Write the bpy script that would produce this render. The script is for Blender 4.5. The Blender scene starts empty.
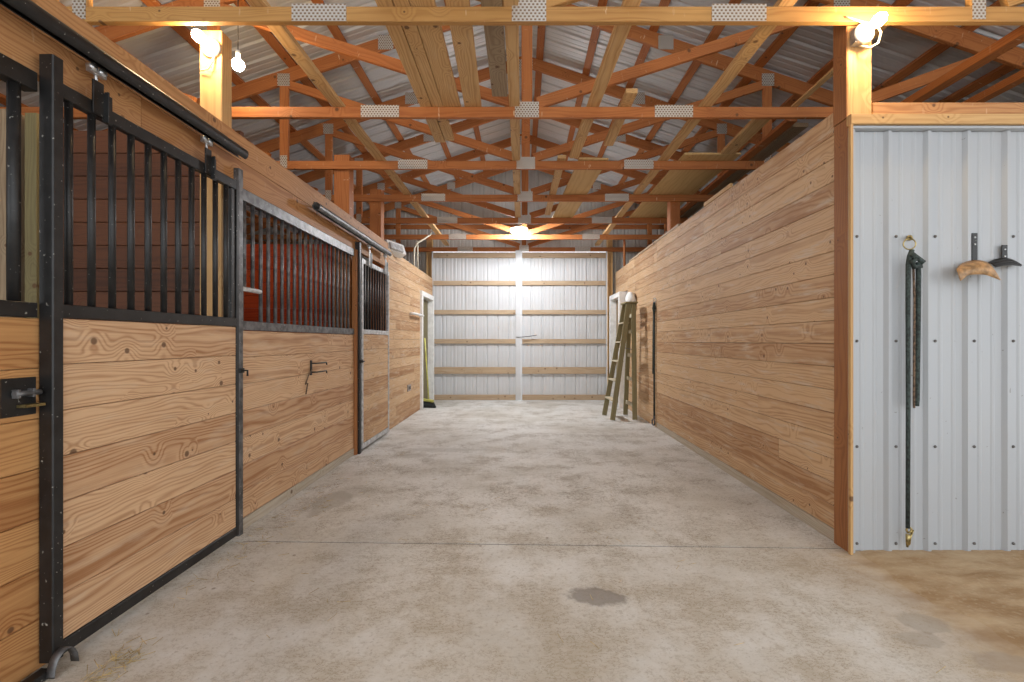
import bpy, math, random
from mathutils import Vector
R = random.Random(11)
SC = bpy.context.scene
COL = SC.collection
F = 455.0          # focal length in pixels of a 1024 px wide frame
EYE = 1.22         # camera height
VX, VY = 522.0, 341.0

def at(px, py, d):
    """world point seen at pixel (px, py) of the photograph at distance d down the aisle"""
    return Vector(((px - VX) * d / F, d, EYE - (py - VY) * d / F))

# ------------------------------------------------------------------ mesh builder
class MB:
    def __init__(s):
        s.v = []; s.f = []; s.sm = []; s.g = []
    def _add(s, verts, faces, smooth, grain):
        o = len(s.v)
        s.v += [tuple(v) for v in verts]; s.g += [tuple(g) for g in grain]
        for f in faces:
            s.f.append([o + i for i in f]); s.sm.append(smooth)
    def board(s, p0, p1, w, t, wdir, ch=0.002):
        """plank from p0 to p1 (centre line), width w along wdir, thickness t"""
        p0 = Vector(p0); p1 = Vector(p1); a = p1 - p0; L = a.length; a = a / L
        b = Vector(wdir); b = (b - a * b.dot(a)).normalized(); c = a.cross(b)
        h, k = w / 2, t / 2; ch = min(ch, h * .45, k * .45)
        cs = [(-h + ch, -k), (h - ch, -k), (h, -k + ch), (h, k - ch), (h - ch, k), (-h + ch, k), (-h, k - ch), (-h, -k + ch)]
        vs = []; gs = []
        off = R.uniform(0, 40); du = R.uniform(-.5, .5) * w; fl = R.choice((-1, 1))
        for q, l in ((p0, 0), (p1, L)):
            for (u, v) in cs:
                vs.append(q + b * u + c * v); gs.append((l + off, u + du, v * fl + .5 * t))
        fs = [[i, (i + 1) % 8, 8 + (i + 1) % 8, 8 + i] for i in range(8)]
        fs = [list(reversed(f)) for f in fs]
        fs += [[i for i in range(8)], [15 - i for i in range(8)]]
        s._add(vs, fs, False, gs)
    def box(s, x0, x1, y0, y1, z0, z1, axis=None, ch=.002):
        d = [x1 - x0, y1 - y0, z1 - z0]; m = [(x0 + x1) / 2, (y0 + y1) / 2, (z0 + z1) / 2]
        ax = axis if axis is not None else d.index(max(d))
        o = [i for i in range(3) if i != ax]
        wa = o[0] if d[o[0]] >= d[o[1]] else o[1]; ta = o[1] if wa == o[0] else o[0]
        p0 = m[:]; p1 = m[:]; p0[ax] -= d[ax] / 2; p1[ax] += d[ax] / 2
        wd = [0, 0, 0]; wd[wa] = 1
        s.board(p0, p1, d[wa], d[ta], wd, ch)
    def tube(s, pts, r, n=10, cap=True):
        pts = [Vector(p) for p in pts]; m = len(pts)
        rs = r if isinstance(r, (list, tuple)) else [r] * m
        vs = []; gs = []; prev = None; l = 0
        for i, p in enumerate(pts):
            t = (pts[min(i + 1, m - 1)] - pts[max(i - 1, 0)]).normalized()
            if prev is None:
                u = Vector((0, 0, 1)) if abs(t.z) < .9 else Vector((1, 0, 0))
            else: u = prev
            u = (u - t * u.dot(t)).normalized(); prev = u; w = t.cross(u)
            if i: l += (p - pts[i - 1]).length
            for k in range(n):
                a = 2 * math.pi * k / n
                vs.append(p + (u * math.cos(a) + w * math.sin(a)) * rs[i]); gs.append((l, k * .01, 0))
        fs = []
        for i in range(m - 1):
            for k in range(n):
                fs.append([i * n + k, i * n + (k + 1) % n, (i + 1) * n + (k + 1) % n, (i + 1) * n + k])
        s._add(vs, fs, True, gs)
        if cap:
            o = len(s.v) - n * m
            s.f.append([o + k for k in reversed(range(n))]); s.sm.append(False)
            s.f.append([o + (m - 1) * n + k for k in range(n)]); s.sm.append(False)
    def lathe(s, c, axis, prof, n=24):
        """prof: list of (distance along axis, radius)"""
        c = Vector(c); a = Vector(axis).normalized()
        u = Vector((0, 0, 1)) if abs(a.z) < .9 else Vector((1, 0, 0))
        u = (u - a * u.dot(a)).normalized(); w = a.cross(u); vs = []; gs = []
        for (l, r) in prof:
            for k in range(n):
                t = 2 * math.pi * k / n
                vs.append(c + a * l + (u * math.cos(t) + w * math.sin(t)) * max(r, 1e-4)); gs.append((l, r, 0))
        fs = []
        for i in range(len(prof) - 1):
            for k in range(n):
                fs.append([i * n + k, i * n + (k + 1) % n, (i + 1) * n + (k + 1) % n, (i + 1) * n + k])
        fs.append([k for k in reversed(range(n))]); fs.append([(len(prof) - 1) * n + k for k in range(n)])
        s._add(vs, fs, True, gs)
    def torus(s, c, axis, R_, r, n=24, m=8):
        c = Vector(c); a = Vector(axis).normalized()
        u = Vector((0, 0, 1)) if abs(a.z) < .9 else Vector((1, 0, 0))
        u = (u - a * u.dot(a)).normalized(); w = a.cross(u); vs = []; fs = []
        for i in range(n):
            t = 2 * math.pi * i / n; d = u * math.cos(t) + w * math.sin(t)
            for k in range(m):
                q = 2 * math.pi * k / m
                vs.append(c + d * (R_ + r * math.cos(q)) + a * r * math.sin(q))
        for i in range(n):
            for k in range(m):
                fs.append([i * m + k, ((i + 1) % n) * m + k, ((i + 1) % n) * m + (k + 1) % m, i * m + (k + 1) % m])
        s._add(vs, fs, True, [(0, 0, 0)] * len(vs))
    def quads(s, grid, smooth=False, thick=None):
        """grid[i][j] of points -> sheet; thick = vector added for a back face"""
        n, m = len(grid), len(grid[0]); flat = [Vector(p) for row in grid for p in row]
        fs = [[i * m + j, i * m + j + 1, (i + 1) * m + j + 1, (i + 1) * m + j] for i in range(n - 1) for j in range(m - 1)]
        if thick is not None:
            t = Vector(thick); N = len(flat); flat = flat + [p + t for p in flat]
            fs2 = [[N + k for k in reversed(f)] for f in fs]
            rim = [(0, j) for j in range(m)] + [(i, m - 1) for i in range(1, n)] + [(n - 1, j) for j in range(m - 2, -1, -1)] + [(i, 0) for i in range(n - 2, 0, -1)]
            idx = [i * m + j for i, j in rim]
            fs3 = [[idx[(k + 1) % len(idx)], idx[k], N + idx[k], N + idx[(k + 1) % len(idx)]] for k in range(len(idx))]
            fs = fs + fs2 + fs3
        s._add(flat, fs, smooth, [(0, 0, 0)] * len(flat))
    def base(s):
        xs, ys, zs = zip(*s.v)
        return Vector(((min(xs) + max(xs)) / 2, (min(ys) + max(ys)) / 2, min(zs)))
    def build(s, name, mat, parent=None, loc=None):
        org = wloc(parent) if parent else (Vector(loc) if loc is not None else s.base())
        me = bpy.data.meshes.new(name)
        me.from_pydata([tuple(Vector(v) - org) for v in s.v], [], s.f)
        at_ = me.attributes.new('grain', 'FLOAT_VECTOR', 'POINT')
        at_.data.foreach_set('vector', [c for g in s.g for c in g])
        me.polygons.foreach_set('use_smooth', s.sm)
        me.materials.append(mat); me.update()
        o = bpy.data.objects.new(name, me); COL.objects.link(o)
        if parent: o.parent = parent
        else: o.location = org
        return o

def wloc(o):
    p = Vector((0, 0, 0))
    while o is not None:
        p = p + Vector(o.location); o = o.parent
    return p
def tag(o, label, cat, group=None, kind=None):
    o['label'] = label
    if cat: o['category'] = cat
    if group: o['group'] = group
    if kind: o['kind'] = kind
    return o
def thing(name, loc, label, cat, group=None):
    o = bpy.data.objects.new(name, None); COL.objects.link(o)
    o.location = loc; o.empty_display_size = .1
    return tag(o, label, cat, group)
def struct(o, label, cat='structure'):
    o['kind'] = 'structure'; o['label'] = label; o['category'] = cat
    return o
def dup(o, parent, loc):
    c = o.copy(); COL.objects.link(c); c.parent = parent; c.location = loc
    return c

# ------------------------------------------------------------------ materials
class NT:
    def __init__(s, name):
        s.m = bpy.data.materials.new(name); s.m.use_nodes = True
        s.t = s.m.node_tree; s.n = s.t.nodes; s.l = s.t.links
        s.bsdf = s.n['Principled BSDF']
    def new(s, typ, **kw):
        n = s.n.new(typ)
        for k, v in kw.items(): setattr(n, k, v)
        return n
    def val(s, sock, v):
        if hasattr(v, 'is_output') : s.l.new(v, sock)
        else: sock.default_value = v
    def math(s, op, a, b=None, c=None, clamp=False):
        n = s.new('ShaderNodeMath', operation=op, use_clamp=clamp)
        s.val(n.inputs[0], a)
        if b is not None: s.val(n.inputs[1], b)
        if c is not None: s.val(n.inputs[2], c)
        return n.outputs[0]
    def vmul(s, a, v):
        n = s.new('ShaderNodeVectorMath', operation='MULTIPLY'); s.val(n.inputs[0], a); s.val(n.inputs[1], v); return n.outputs[0]
    def vadd(s, a, v):
        n = s.new('ShaderNodeVectorMath', operation='ADD'); s.val(n.inputs[0], a); s.val(n.inputs[1], v); return n.outputs[0]
    def comb(s, x=0., y=0., z=0.):
        n = s.new('ShaderNodeCombineXYZ'); s.val(n.inputs[0], x); s.val(n.inputs[1], y); s.val(n.inputs[2], z); return n.outputs[0]
    def sep(s, v):
        n = s.new('ShaderNodeSeparateXYZ'); s.l.new(v, n.inputs[0]); return n.outputs
    def noise(s, vec, scale, detail=3., rough=.55):
        n = s.new('ShaderNodeTexNoise'); s.l.new(vec, n.inputs['Vector'])
        n.inputs['Scale'].default_value = scale; n.inputs['Detail'].default_value = detail; n.inputs['Roughness'].default_value = rough
        return n.outputs[0]
    def ramp(s, f, a, b, lo=0., hi=1.):
        n = s.new('ShaderNodeMapRange', interpolation_type='SMOOTHSTEP', clamp=True)
        s.val(n.inputs['Value'], f); n.inputs['From Min'].default_value = a; n.inputs['From Max'].default_value = b
        n.inputs['To Min'].default_value = lo; n.inputs['To Max'].default_value = hi
        return n.outputs[0]
    def mix(s, f, a, b, blend='MIX'):
        n = s.new('ShaderNodeMix', data_type='RGBA', blend_type=blend)
        s.val(n.inputs[0], f)
        for sk, v in ((n.inputs[6], a), (n.inputs[7], b)):
            if isinstance(v, tuple): sk.default_value = (*v, 1)
            else: s.l.new(v, sk)
        return n.outputs[2]
    def bump(s, h, strength=.3, dist=.003):
        n = s.new('ShaderNodeBump'); s.l.new(h, n.inputs['Height']); n.inputs['Strength'].default_value = strength; n.inputs['Distance'].default_value = dist
        s.l.new(n.outputs[0], s.bsdf.inputs['Normal'])
    def out(s, col, rough=.6, metal=0., spec=.5):
        b = s.bsdf
        if isinstance(col, tuple): b.inputs['Base Color'].default_value = (*col, 1)
        else: s.l.new(col, b.inputs['Base Color'])
        s.val(b.inputs['Roughness'], rough); s.val(b.inputs['Metallic'], metal); b.inputs['Specular IOR Level'].default_value = spec
        return s.m

def wood(name, light, dark, knot=(.10, .045, .02), knots=.5, grain=1., tone=.22, rough=.62, ring=.014, wear=0., wearcol=(.55, .5, .42), spl=0., ksz=1.):
    t = NT(name)
    A = t.new('ShaderNodeAttribute', attribute_name='grain').outputs['Vector']
    rnd = t.new('ShaderNodeNewGeometry').outputs['Random Per Island']
    x, y, z = t.sep(A)
    xo = t.math('MULTIPLY_ADD', rnd, 53., x)
    P = t.comb(xo, y, z)
    # knots
    vo = t.new('ShaderNodeTexVoronoi', voronoi_dimensions='2D', feature='F1')
    t.l.new(t.comb(xo, y, 0.), vo.inputs['Vector']); vo.inputs['Scale'].default_value = 5.2
    kd = vo.outputs['Distance']; kc = t.sep(vo.outputs['Color'])[0]
    gate = t.math('GREATER_THAN', kc, 1 - knots)
    kr = t.math('MULTIPLY_ADD', t.sep(vo.outputs['Color'])[1], .07 * ksz, .03 * ksz)
    kn = t.math('MULTIPLY', t.math('SUBTRACT', 1., t.ramp(t.math('DIVIDE', kd, kr), .55, 1.05)), gate)
    swell = t.math('MULTIPLY', t.math('SUBTRACT', 1., t.ramp(kd, .0, .42)), gate)
    # growth rings round a pith that lies outside the board
    n1 = t.noise(t.vmul(P, (1.0, 5., 5.)), 1.3, 2.)
    u = t.math('ADD', y, t.math('MULTIPLY', t.math('SUBTRACT', n1, .5), .16))
    v = t.math('ADD', z, t.math('MULTIPLY_ADD', rnd, .05, .012))
    r = t.math('SQRT', t.math('ADD', t.math('MULTIPLY', u, u), t.math('MULTIPLY', v, v)))
    r = t.math('MULTIPLY_ADD', swell, .035, r)
    band = t.math('MULTIPLY_ADD', t.math('SINE', t.math('MULTIPLY', r, 2 * math.pi / ring)), .5, .5)
    band = t.math('POWER', band, 2.2)
    fine = t.noise(t.vmul(P, (4., 160., 160.)), 1., 3.)
    blot = t.noise(t.vmul(P, (1.2, 4., 4.)), 1.6, 3.)
    f = t.math('MULTIPLY', band, .42 * grain)
    f = t.math('MULTIPLY_ADD', t.math('SUBTRACT', fine, .5), .7 * grain, f)
    f = t.math('MULTIPLY_ADD', t.math('SUBTRACT', blot, .5), .9, f)
    f = t.math('MULTIPLY_ADD', t.math('SUBTRACT', rnd, .5), tone * 2.6, f)
    f = t.math('ADD', f, .18, clamp=True)
    col = t.mix(f, light, dark)
    if wear > 0:
        w = t.ramp(t.noise(t.vmul(P, (1.5, 9., 9.)), 2.2, 5., .65), .5, .75, 0., wear)
        col = t.mix(w, col, wearcol)
    col = t.mix(t.math('MULTIPLY', kn, .85), col, knot)
    if spl > 0:
        sp = t.noise(t.vmul(P, (38., 9., 9.)), 1., 2.); zone = t.noise(t.vmul(P, (2.2, 1., 1.)), 1.3, 2.)
        col = t.mix(t.math('MULTIPLY', t.ramp(sp, .66, .72), t.ramp(zone, .48, .62, .1, spl)), col, (.78, .62, .42))
    t.bump(t.math('MULTIPLY_ADD', band, -.5, fine), .22, .002)
    return t.out(col, rough, 0., .35)

def plain(name, col, rough=.5, metal=0., var=.12, scale=12., speck=0., speckcol=(.6, .58, .5), bump=0.):
    t = NT(name)
    O = t.new('ShaderNodeTexCoord').outputs['Object']
    n = t.noise(O, scale, 4.)
    d = tuple(c * (1 - 2.2 * var) for c in col); l = tuple(min(1, c * (1 + 1.2 * var)) for c in col)
    c = t.mix(t.ramp(n, .3, .7), d, l)
    if speck > 0:
        s = t.noise(O, 70., 2.)
        c = t.mix(t.ramp(s, .74 - .06 * speck, .80 - .06 * speck, 0., .8), c, speckcol)
    if bump: t.bump(n, bump, .003)
    return t.out(c, rough, metal)

M = {}
M['pine'] = wood('pine_planks', (.64, .42, .245), (.335, .155, .064), knots=.42, grain=1.35, tone=.18, rough=.55, wear=.35, wearcol=(.60, .50, .38))
M['pinefar'] = wood('pine_wall_planks', (.61, .41, .235), (.34, .17, .072), knots=.42, grain=1.25, tone=.26, ring=.018, wear=.65, wearcol=(.62, .53, .42), ksz=.7)
M['fascia'] = wood('fascia_boards', (.49, .255, .105), (.29, .12, .04), knots=.35, grain=1.2, tone=.14, spl=.25)
M['truss'] = wood('truss_lumber', (.47, .175, .052), (.29, .085, .022), knots=.3, tone=.3, spl=.65)
M['trusstan'] = wood('tan_truss_lumber', (.50, .27, .085), (.32, .145, .04), knots=.3, tone=.3, spl=.5)
M['pinewarmlit'] = wood('warm_lit_pine_planks', (.52, .275, .105), (.29, .115, .035), knots=.42, grain=1.35, tone=.2)  # same pine as the door planks, dim warm light put into its colour
M['post'] = wood('post_timber', (.57, .36, .155), (.38, .2, .075), knots=.3, tone=.1, ring=.02)
M['lumber'] = wood('stored_lumber', (.64, .42, .20), (.42, .23, .085), knots=.6, grain=1.3, tone=.3, wear=.15)
M['ply'] = wood('plywood', (.62, .42, .19), (.48, .29, .11), knots=.12, tone=.15, ring=.05)
M['grey'] = wood('weathered_lumber', (.33, .25, .16), (.18, .12, .07), knots=.3, tone=.2)
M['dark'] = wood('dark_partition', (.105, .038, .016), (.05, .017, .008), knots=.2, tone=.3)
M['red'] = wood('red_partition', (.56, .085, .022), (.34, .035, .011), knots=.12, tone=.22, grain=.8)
M['treated'] = wood('treated_timber', (.20, .17, .08), (.12, .10, .05), knots=.2, tone=.1)
M['girt'] = wood('girt_lumber', (.50, .38, .25), (.33, .22, .13), knots=.4, tone=.25, wear=.3)
M['base'] = wood('dusty_base_board', (.50, .44, .35), (.32, .26, .19), knots=.1, tone=.2, wear=.6, wearcol=(.5, .47, .42))
M['ladder'] = wood('ladder_timber', (.27, .235, .12), (.155, .13, .065), knots=.0, tone=.2, wear=.15)
M['rung'] = wood('ladder_tread', (.62, .56, .42), (.42, .36, .24), knots=.0, tone=.2)
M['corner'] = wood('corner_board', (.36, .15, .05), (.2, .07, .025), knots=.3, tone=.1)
M['black'] = plain('black_steel', (.012, .0115, .0115), .46, .0, .25, 14., 1., (.35, .34, .3))
M['steel'] = plain('worn_grey_steel', (.14, .14, .143), .45, .45, .25, 18., .8, (.5, .5, .5))
M['galv'] = plain('galvanised_steel', (.56, .57, .58), .35, .8, .15, 30.)
M['lightsteel'] = plain('pale_steel', (.55, .56, .57), .45, .3, .15, 25., .6, (.25, .24, .22))
M['white'] = plain('white_paint', (.80, .80, .78), .45, 0, .05, 9.)
M['whitewood'] = plain('white_trim_paint', (.82, .82, .80), .5, 0, .05, 14.)
M['porcelain'] = plain('porcelain', (.85, .83, .78), .2, 0, .03)
M['wire'] = plain('pale_cable', (.70, .64, .50), .5, 0, .1)
M['cord'] = plain('dark_cord', (.05, .045, .04), .7)
M['rope'] = plain('dark_green_rope', (.035, .05, .045), .8, 0, .3, 60., bump=.5)
M['ropebrown'] = plain('brown_rope', (.16, .10, .06), .8, 0, .3, 60., bump=.5)
M['brass'] = plain('brass_snap', (.42, .33, .14), .35, .8, .25, 40.)
M['rust'] = plain('rusty_sheet', (.40, .23, .10), .55, .1, .22, 30., .6, (.62, .5, .3))
M['yellow'] = plain('yellow_green_plastic', (.62, .60, .16), .4)
M['bristle'] = plain('black_bristles', (.03, .035, .035), .8, 0, .3, 80.)
M['screw'] = plain('screw_heads', (.16, .15, .14), .5, .4)
M['hay'] = plain('straw', (.55, .42, .20), .8, 0, .25, 30.)
M['cloth'] = plain('white_cloth', (.82, .82, .80), .8, 0, .04, 20.)
M['outlet'] = plain('grey_cover', (.36, .31, .28), .5)

def sheet(name, col, rough, metal, dirt=.25, dirtcol=(.45, .40, .33), speck=True):
    t = NT(name)
    O = t.new('ShaderNodeTexCoord').outputs['Object']
    n = t.noise(O, 1.7, 5., .6); c = t.mix(t.ramp(n, .45, .8, 0., dirt), col, dirtcol)
    st = t.noise(t.vmul(O, (22., 22., 1.2)), 1., 3.); c = t.mix(t.ramp(st, .55, .8, 0., dirt * .8), c, dirtcol)
    if speck:
        s = t.noise(O, 34., 2.); c = t.mix(t.ramp(s, .725, .76, 0., .75), c, (.20, .19, .17))
    return t.out(c, rough, metal)
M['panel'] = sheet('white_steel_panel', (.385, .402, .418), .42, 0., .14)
M['doorpanel'] = sheet('white_door_sheet', (.57, .58, .59), .45, 0., .34, (.45, .42, .37), False)
M['gable'] = sheet('gable_sheet', (.50, .49, .46), .5, .2, .35, (.33, .27, .2), False)
M['roof'] = sheet('galvalume_roof', (.56, .565, .57), .5, .2, .12, (.40, .36, .30), False)
M['outer'] = sheet('outer_wall_sheet', (.26, .23, .19), .6, .1, .3, (.16, .12, .09), False)

def plate_mat():
    t = NT('nail_plate')
    O = t.new('ShaderNodeTexCoord').outputs['Object']
    ch = t.vmul(O, (42., 1., 58.)); x, y, z = t.sep(ch)
    row = t.math('FLOOR', z); fx = t.math('FRACT', t.math('MULTIPLY_ADD', row, .5, x)); fz = t.math('FRACT', z)
    a = t.math('MULTIPLY', t.math('LESS_THAN', t.math('ABSOLUTE', t.math('SUBTRACT', fx, .5)), .26), t.math('LESS_THAN', t.math('ABSOLUTE', t.math('SUBTRACT', fz, .5)), .3))
    c = t.mix(a, (.60, .58, .54), (.20, .12, .06))
    return t.out(c, .4, t.math('MULTIPLY_ADD', a, -.5, .55))
M['plate'] = plate_mat()

def glow(name, col, strength):
    m = bpy.data.materials.new(name); m.use_nodes = True
    b = m.node_tree.nodes['Principled BSDF']
    b.inputs['Base Color'].default_value = (.9, .9, .9, 1)
    b.inputs['Emission Color'].default_value = (*col, 1); b.inputs['Emission Strength'].default_value = strength
    return m
WARM = (1., .72, .40)
M['bulb'] = glow('warm_bulb', WARM, 210.)
M['bulbsmall'] = glow('warm_globe', WARM, 130.)
M['led'] = glow('cool_led', (.93, .96, 1.), 195.)

def concrete():
    t = NT('concrete')
    O = t.new('ShaderNodeNewGeometry').outputs['Position']
    x, y, z = t.sep(O)
    big = t.noise(O, .9, 6., .62); mid = t.noise(t.vadd(O, (3.1, 7.7, 0)), 3.2, 6., .65); fine = t.noise(O, 60., 3.)
    streak = t.noise(t.vmul(O, (1.5, 5., 1.)), 1.6, 5., .6)
    c = t.mix(t.ramp(big, .38, .66), (.69, .685, .66), (.53, .505, .455))
    c = t.mix(t.ramp(mid, .50, .70, 0., .65), c, (.37, .335, .28))
    c = t.mix(t.ramp(streak, .55, .70, 0., .5), c, (.67, .665, .64))
    # chaff ground into the surface: short thin curls
    wv = t.noise(t.vmul(O, (9., 16., 1.)), 2.2, 3., .7)
    curl = t.math('SUBTRACT', 1., t.ramp(t.math('ABSOLUTE', t.math('SUBTRACT', wv, .5)), .006, .03))
    c = t.mix(t.math('MULTIPLY', curl, t.ramp(mid, .42, .58, .12, .8)), c, (.19, .15, .105))
    c = t.mix(t.ramp(fine, .56, .70, 0., .45), c, (.25, .21, .165))
    c = t.mix(t.ramp(t.noise(O, 24., 5., .7), .54, .66, 0., .45), c, (.30, .26, .2))
    near = t.ramp(y, 4.0, 1.4)
    dirt = t.math('MULTIPLY', near, t.ramp(mid, .3, .62, .15, .65))  # beige dirt, thinned down the aisle to imitate the brighter lit far end
    c = t.mix(dirt, c, (.45, .385, .29))
    edge = t.math('MULTIPLY', t.ramp(t.math('MULTIPLY_ADD', t.math('SUBTRACT', big, .5), 1.2, x), 1.25, 2.0), t.ramp(y, 2.9, 2.3))
    sand = t.mix(t.ramp(t.noise(t.vmul(O, (1., 2.6, 1.)), 2.6, 7., .65), .32, .68), (.47, .355, .225), (.31, .20, .105))
    c = t.mix(t.math('MULTIPLY', edge, .6), c, sand)
    e2 = t.math('MULTIPLY', t.ramp(t.math('MULTIPLY_ADD', t.math('SUBTRACT', mid, .5), .5, x), 1.72, 1.95), t.ramp(y, 2.72, 2.6))
    c = t.mix(t.math('MULTIPLY', e2, .97), c, sand)
    # blotches: oil and damp marks
    for (bx, by, rx, ry, k, cc) in ((.385, 2.19, .15, .085, .75, (.20, .175, .15)), (-1.47, 3.45, .16, .22, .55, (.30, .27, .22)), (-1.30, 3.7, .2, .16, .35, (.33, .3, .25)),
                                (1.75, 1.98, .10, .07, .45, (.27, .23, .18)), (1.60, 1.86, .10, .05, .4, (.27, .23, .18)), (1.80, 1.72, .16, .06, .45, (.28, .23, .18)), (-.9, 5.1, .5, .1, .35, (.33, .31, .27)), (-1.2, 4.85, .2, .1, .45, (.34, .31, .27))):
        dx = t.math('DIVIDE', t.math('SUBTRACT', x, bx), rx); dy = t.math('DIVIDE', t.math('SUBTRACT', y, by), ry)
        q = t.math('SQRT', t.math('ADD', t.math('MULTIPLY', dx, dx), t.math('MULTIPLY', dy, dy)))
        q = t.math('MULTIPLY_ADD', t.math('SUBTRACT', mid, .5), 3.4, q)
        c = t.mix(t.ramp(q, 1.05, .7, 0., k), c, cc)
    vo = t.new('ShaderNodeTexVoronoi', feature='F1'); t.l.new(O, vo.inputs['Vector']); vo.inputs['Scale'].default_value = 5.5
    g = t.math('GREATER_THAN', t.sep(vo.outputs['Color'])[0], .62)
    c = t.mix(t.math('MULTIPLY', g, t.ramp(vo.outputs['Distance'], .075, .03, 0., .7)), c, (.16, .12, .08))
    t.bump(t.math('MULTIPLY_ADD', fine, .25, mid), .35, .006)
    return t.out(c, t.ramp(mid, .3, .7, .55, .8), 0., .4)
M['concrete'] = concrete()
def dirt():
    t = NT('packed_sand')
    O = t.new('ShaderNodeNewGeometry').outputs['Position']
    n = t.noise(t.vmul(O, (1., 2.6, 1.)), 2.6, 7., .65); f = t.noise(O, 45., 4.)
    c = t.mix(t.ramp(n, .32, .68), (.47, .355, .225), (.31, .20, .105))
    c = t.mix(t.ramp(f, .5, .75, 0., .5), c, (.50, .40, .27))
    t.bump(t.math('MULTIPLY_ADD', f, .4, n), .6, .015)
    return t.out(c, .95, 0., .15)
M['dirt'] = dirt()

# ------------------------------------------------------------------ floor and ground
XL, XR = -1.80, 1.897
END = 9.25
m = MB()
def slab(x0, x1, ya, yb):   # ya / yb: functions of x
    top = [[(x, y, 0.) for x in (x0, x1)] for y in (0, 1)]
    g = [[(x0, ya(x0), 0), (x1, ya(x1), 0)], [(x0, yb(x0), 0), (x1, yb(x1), 0)]]
    m.quads(g, False, (0, 0, -.08))
seam = lambda x: 2.728 - .0268 * x
slab(-5.5, 2.3, lambda x: -3.5, lambda x: seam(x) - .006)
slab(-5.5, 5.5, lambda x: seam(x) + .006, lambda x: 9.6)
m.box(-5.6, 5.6, -3.6, 9.7, -.14, -.085, 1)
fl = struct(m.build('floor', M['concrete'], loc=(0, 0, 0)), 'stained grey concrete aisle floor with one cross joint', 'floor')
m = MB(); m.board((-1.7, seam(-1.7), -.013), (1.86, seam(1.86), -.013), .0115, .02, (0, 1, 0), .0005)
struct(m.build('trim_5', M['cord']), 'dark filler in the cross joint of the concrete', 'trim')
# sand to the right of the slab
m = MB(); rr = random.Random(3)
nx, ny = 60, 90
def hgt(x, y):
    b = 1.92 + .035 * math.sin(y * 5.1) + .022 * math.sin(y * 13.3 + 1) + .012 * math.sin(y * 29.) + max(0, 2.35 - y) * .06
    e = (x - b)
    e = max(-.08, min(.7, e))
    n = .012 * math.sin(x * 6.1 + y * 3.7) * math.sin(y * 5.3 - x * 2.9) + .006 * math.sin(x * 17 + y * 13) * math.sin(y * 19 - x * 7) + rr.uniform(-.0025, .0025)
    h = -.003 + min(e, .1) * .14 + max(0, e - .1) * .002 + n * (1. if y < 2.4 else max(.15, (2.64 - y) / .24)) * min(1, max(0, e * 4 + .3))
    if y > 2.4: h = min(h, .006 + (2.645 - y) * .08)
    return max(h, .004) if e > .09 else h
g = []
for j in range(ny + 1):
    y = -3.4 + (2.645 + 3.4) * (j / ny) ** .8 if j < ny else 2.645
    g.append([(1.6 + (5.5 - 1.6) * (i / nx) ** 1.6, y, hgt(1.6 + (5.5 - 1.6) * (i / nx) ** 1.6, y)) for i in range(nx + 1)])
m.quads(g, True)
struct(m.build('ground', M['dirt'], loc=(0, 0, 0)), 'brown packed sand in front of the white steel wall', 'ground')

# ------------------------------------------------------------------ plank walls
def planks_y(m, xf, t, y0, y1, z0, z1, hb, side, joint=3.0, jit=.0012):
    """boards running down the aisle; visible face at x = xf, body on the `side` (+1 / -1) of it"""
    n = max(1, round((z1 - z0) / hb)); h = (z1 - z0) / n
    for i in range(n):
        a = y0 + (0 if joint > 50 else -R.uniform(0, joint))
        while a < y1:
            b = a + (joint * R.uniform(.75, 1.3) if joint < 50 else 100)
            A, B = max(a, y0), min(b, y1)
            if y1 - B < .3: B = y1; b = y1 + 1
            if B - A > .02:
                f = xf + side * R.uniform(0, jit)
                xs = sorted((f, f + side * t))
                m.box(xs[0], xs[1], A + .0008, B - .0008, z0 + i * h + .0012, z0 + (i + 1) * h - .0012, 1, .0022)
            a = b
def planks_x(m, yf, t, x0, x1, z0, z1, hb):
    n = max(1, round((z1 - z0) / hb)); h = (z1 - z0) / n
    for i in range(n):
        m.box(x0, x1, yf, yf + t, z0 + i * h + .0015, z0 + (i + 1) * h - .0015, 0, .003)

# right aisle wall
m = MB()
planks_y(m, XR, .04, 2.755, 6.40, .076, 2.615, .1376, 1, 4.2)
planks_y(m, XR + .004, .036, 6.402, 8.20, .0, 2.615, .1376, 1, 2.0)
planks_y(m, XR + .004, .036, 8.2, 9.24, 2.14, 2.615, .14, 1, 99)
wr = struct(m.build('wall_right', M['pinefar'], loc=(XR, 5.8, 0)), 'knotty pine plank wall on the right of the aisle', 'wall')
m = MB(); m.box(XR - .004, XR + .036, 2.755, 6.40, 0, .074, 1)
struct(m.build('baseboard_right', M['base']), 'dusty grey base board along the right plank wall', 'baseboard')
m = MB()
m.box(XR - .012, XR + .028, 2.632, 2.75, 0, 2.51, 2)
struct(m.build('trim_1', M['corner'], loc=(XR, 2.7, 0)), 'dark red corner board ending the right plank wall', 'trim')

# left aisle wall: boards over the stall fronts, then the far stretch
m = MB()
planks_y(m, XL, .04, -1.2, 6.13, 2.205, 2.54, .168, -1, 3.7)
struct(m.build('wall_left', M['fascia'], loc=(XL, 2.4, 2.2)), 'plank fascia above the stall fronts on the left', 'wall')
m = MB()
planks_y(m, XL - .015, .036, 6.16, 8.10, 0, 2.49, .138, -1, 2.2)
planks_y(m, XL - .015, .036, 8.10, 9.24, 2.10, 2.49, .13, -1, 99)
struct(m.build('wall_left', M['pinefar'], loc=(XL, 7.2, 0)), 'plain plank wall past the second stall door on the left', 'wall')

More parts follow.
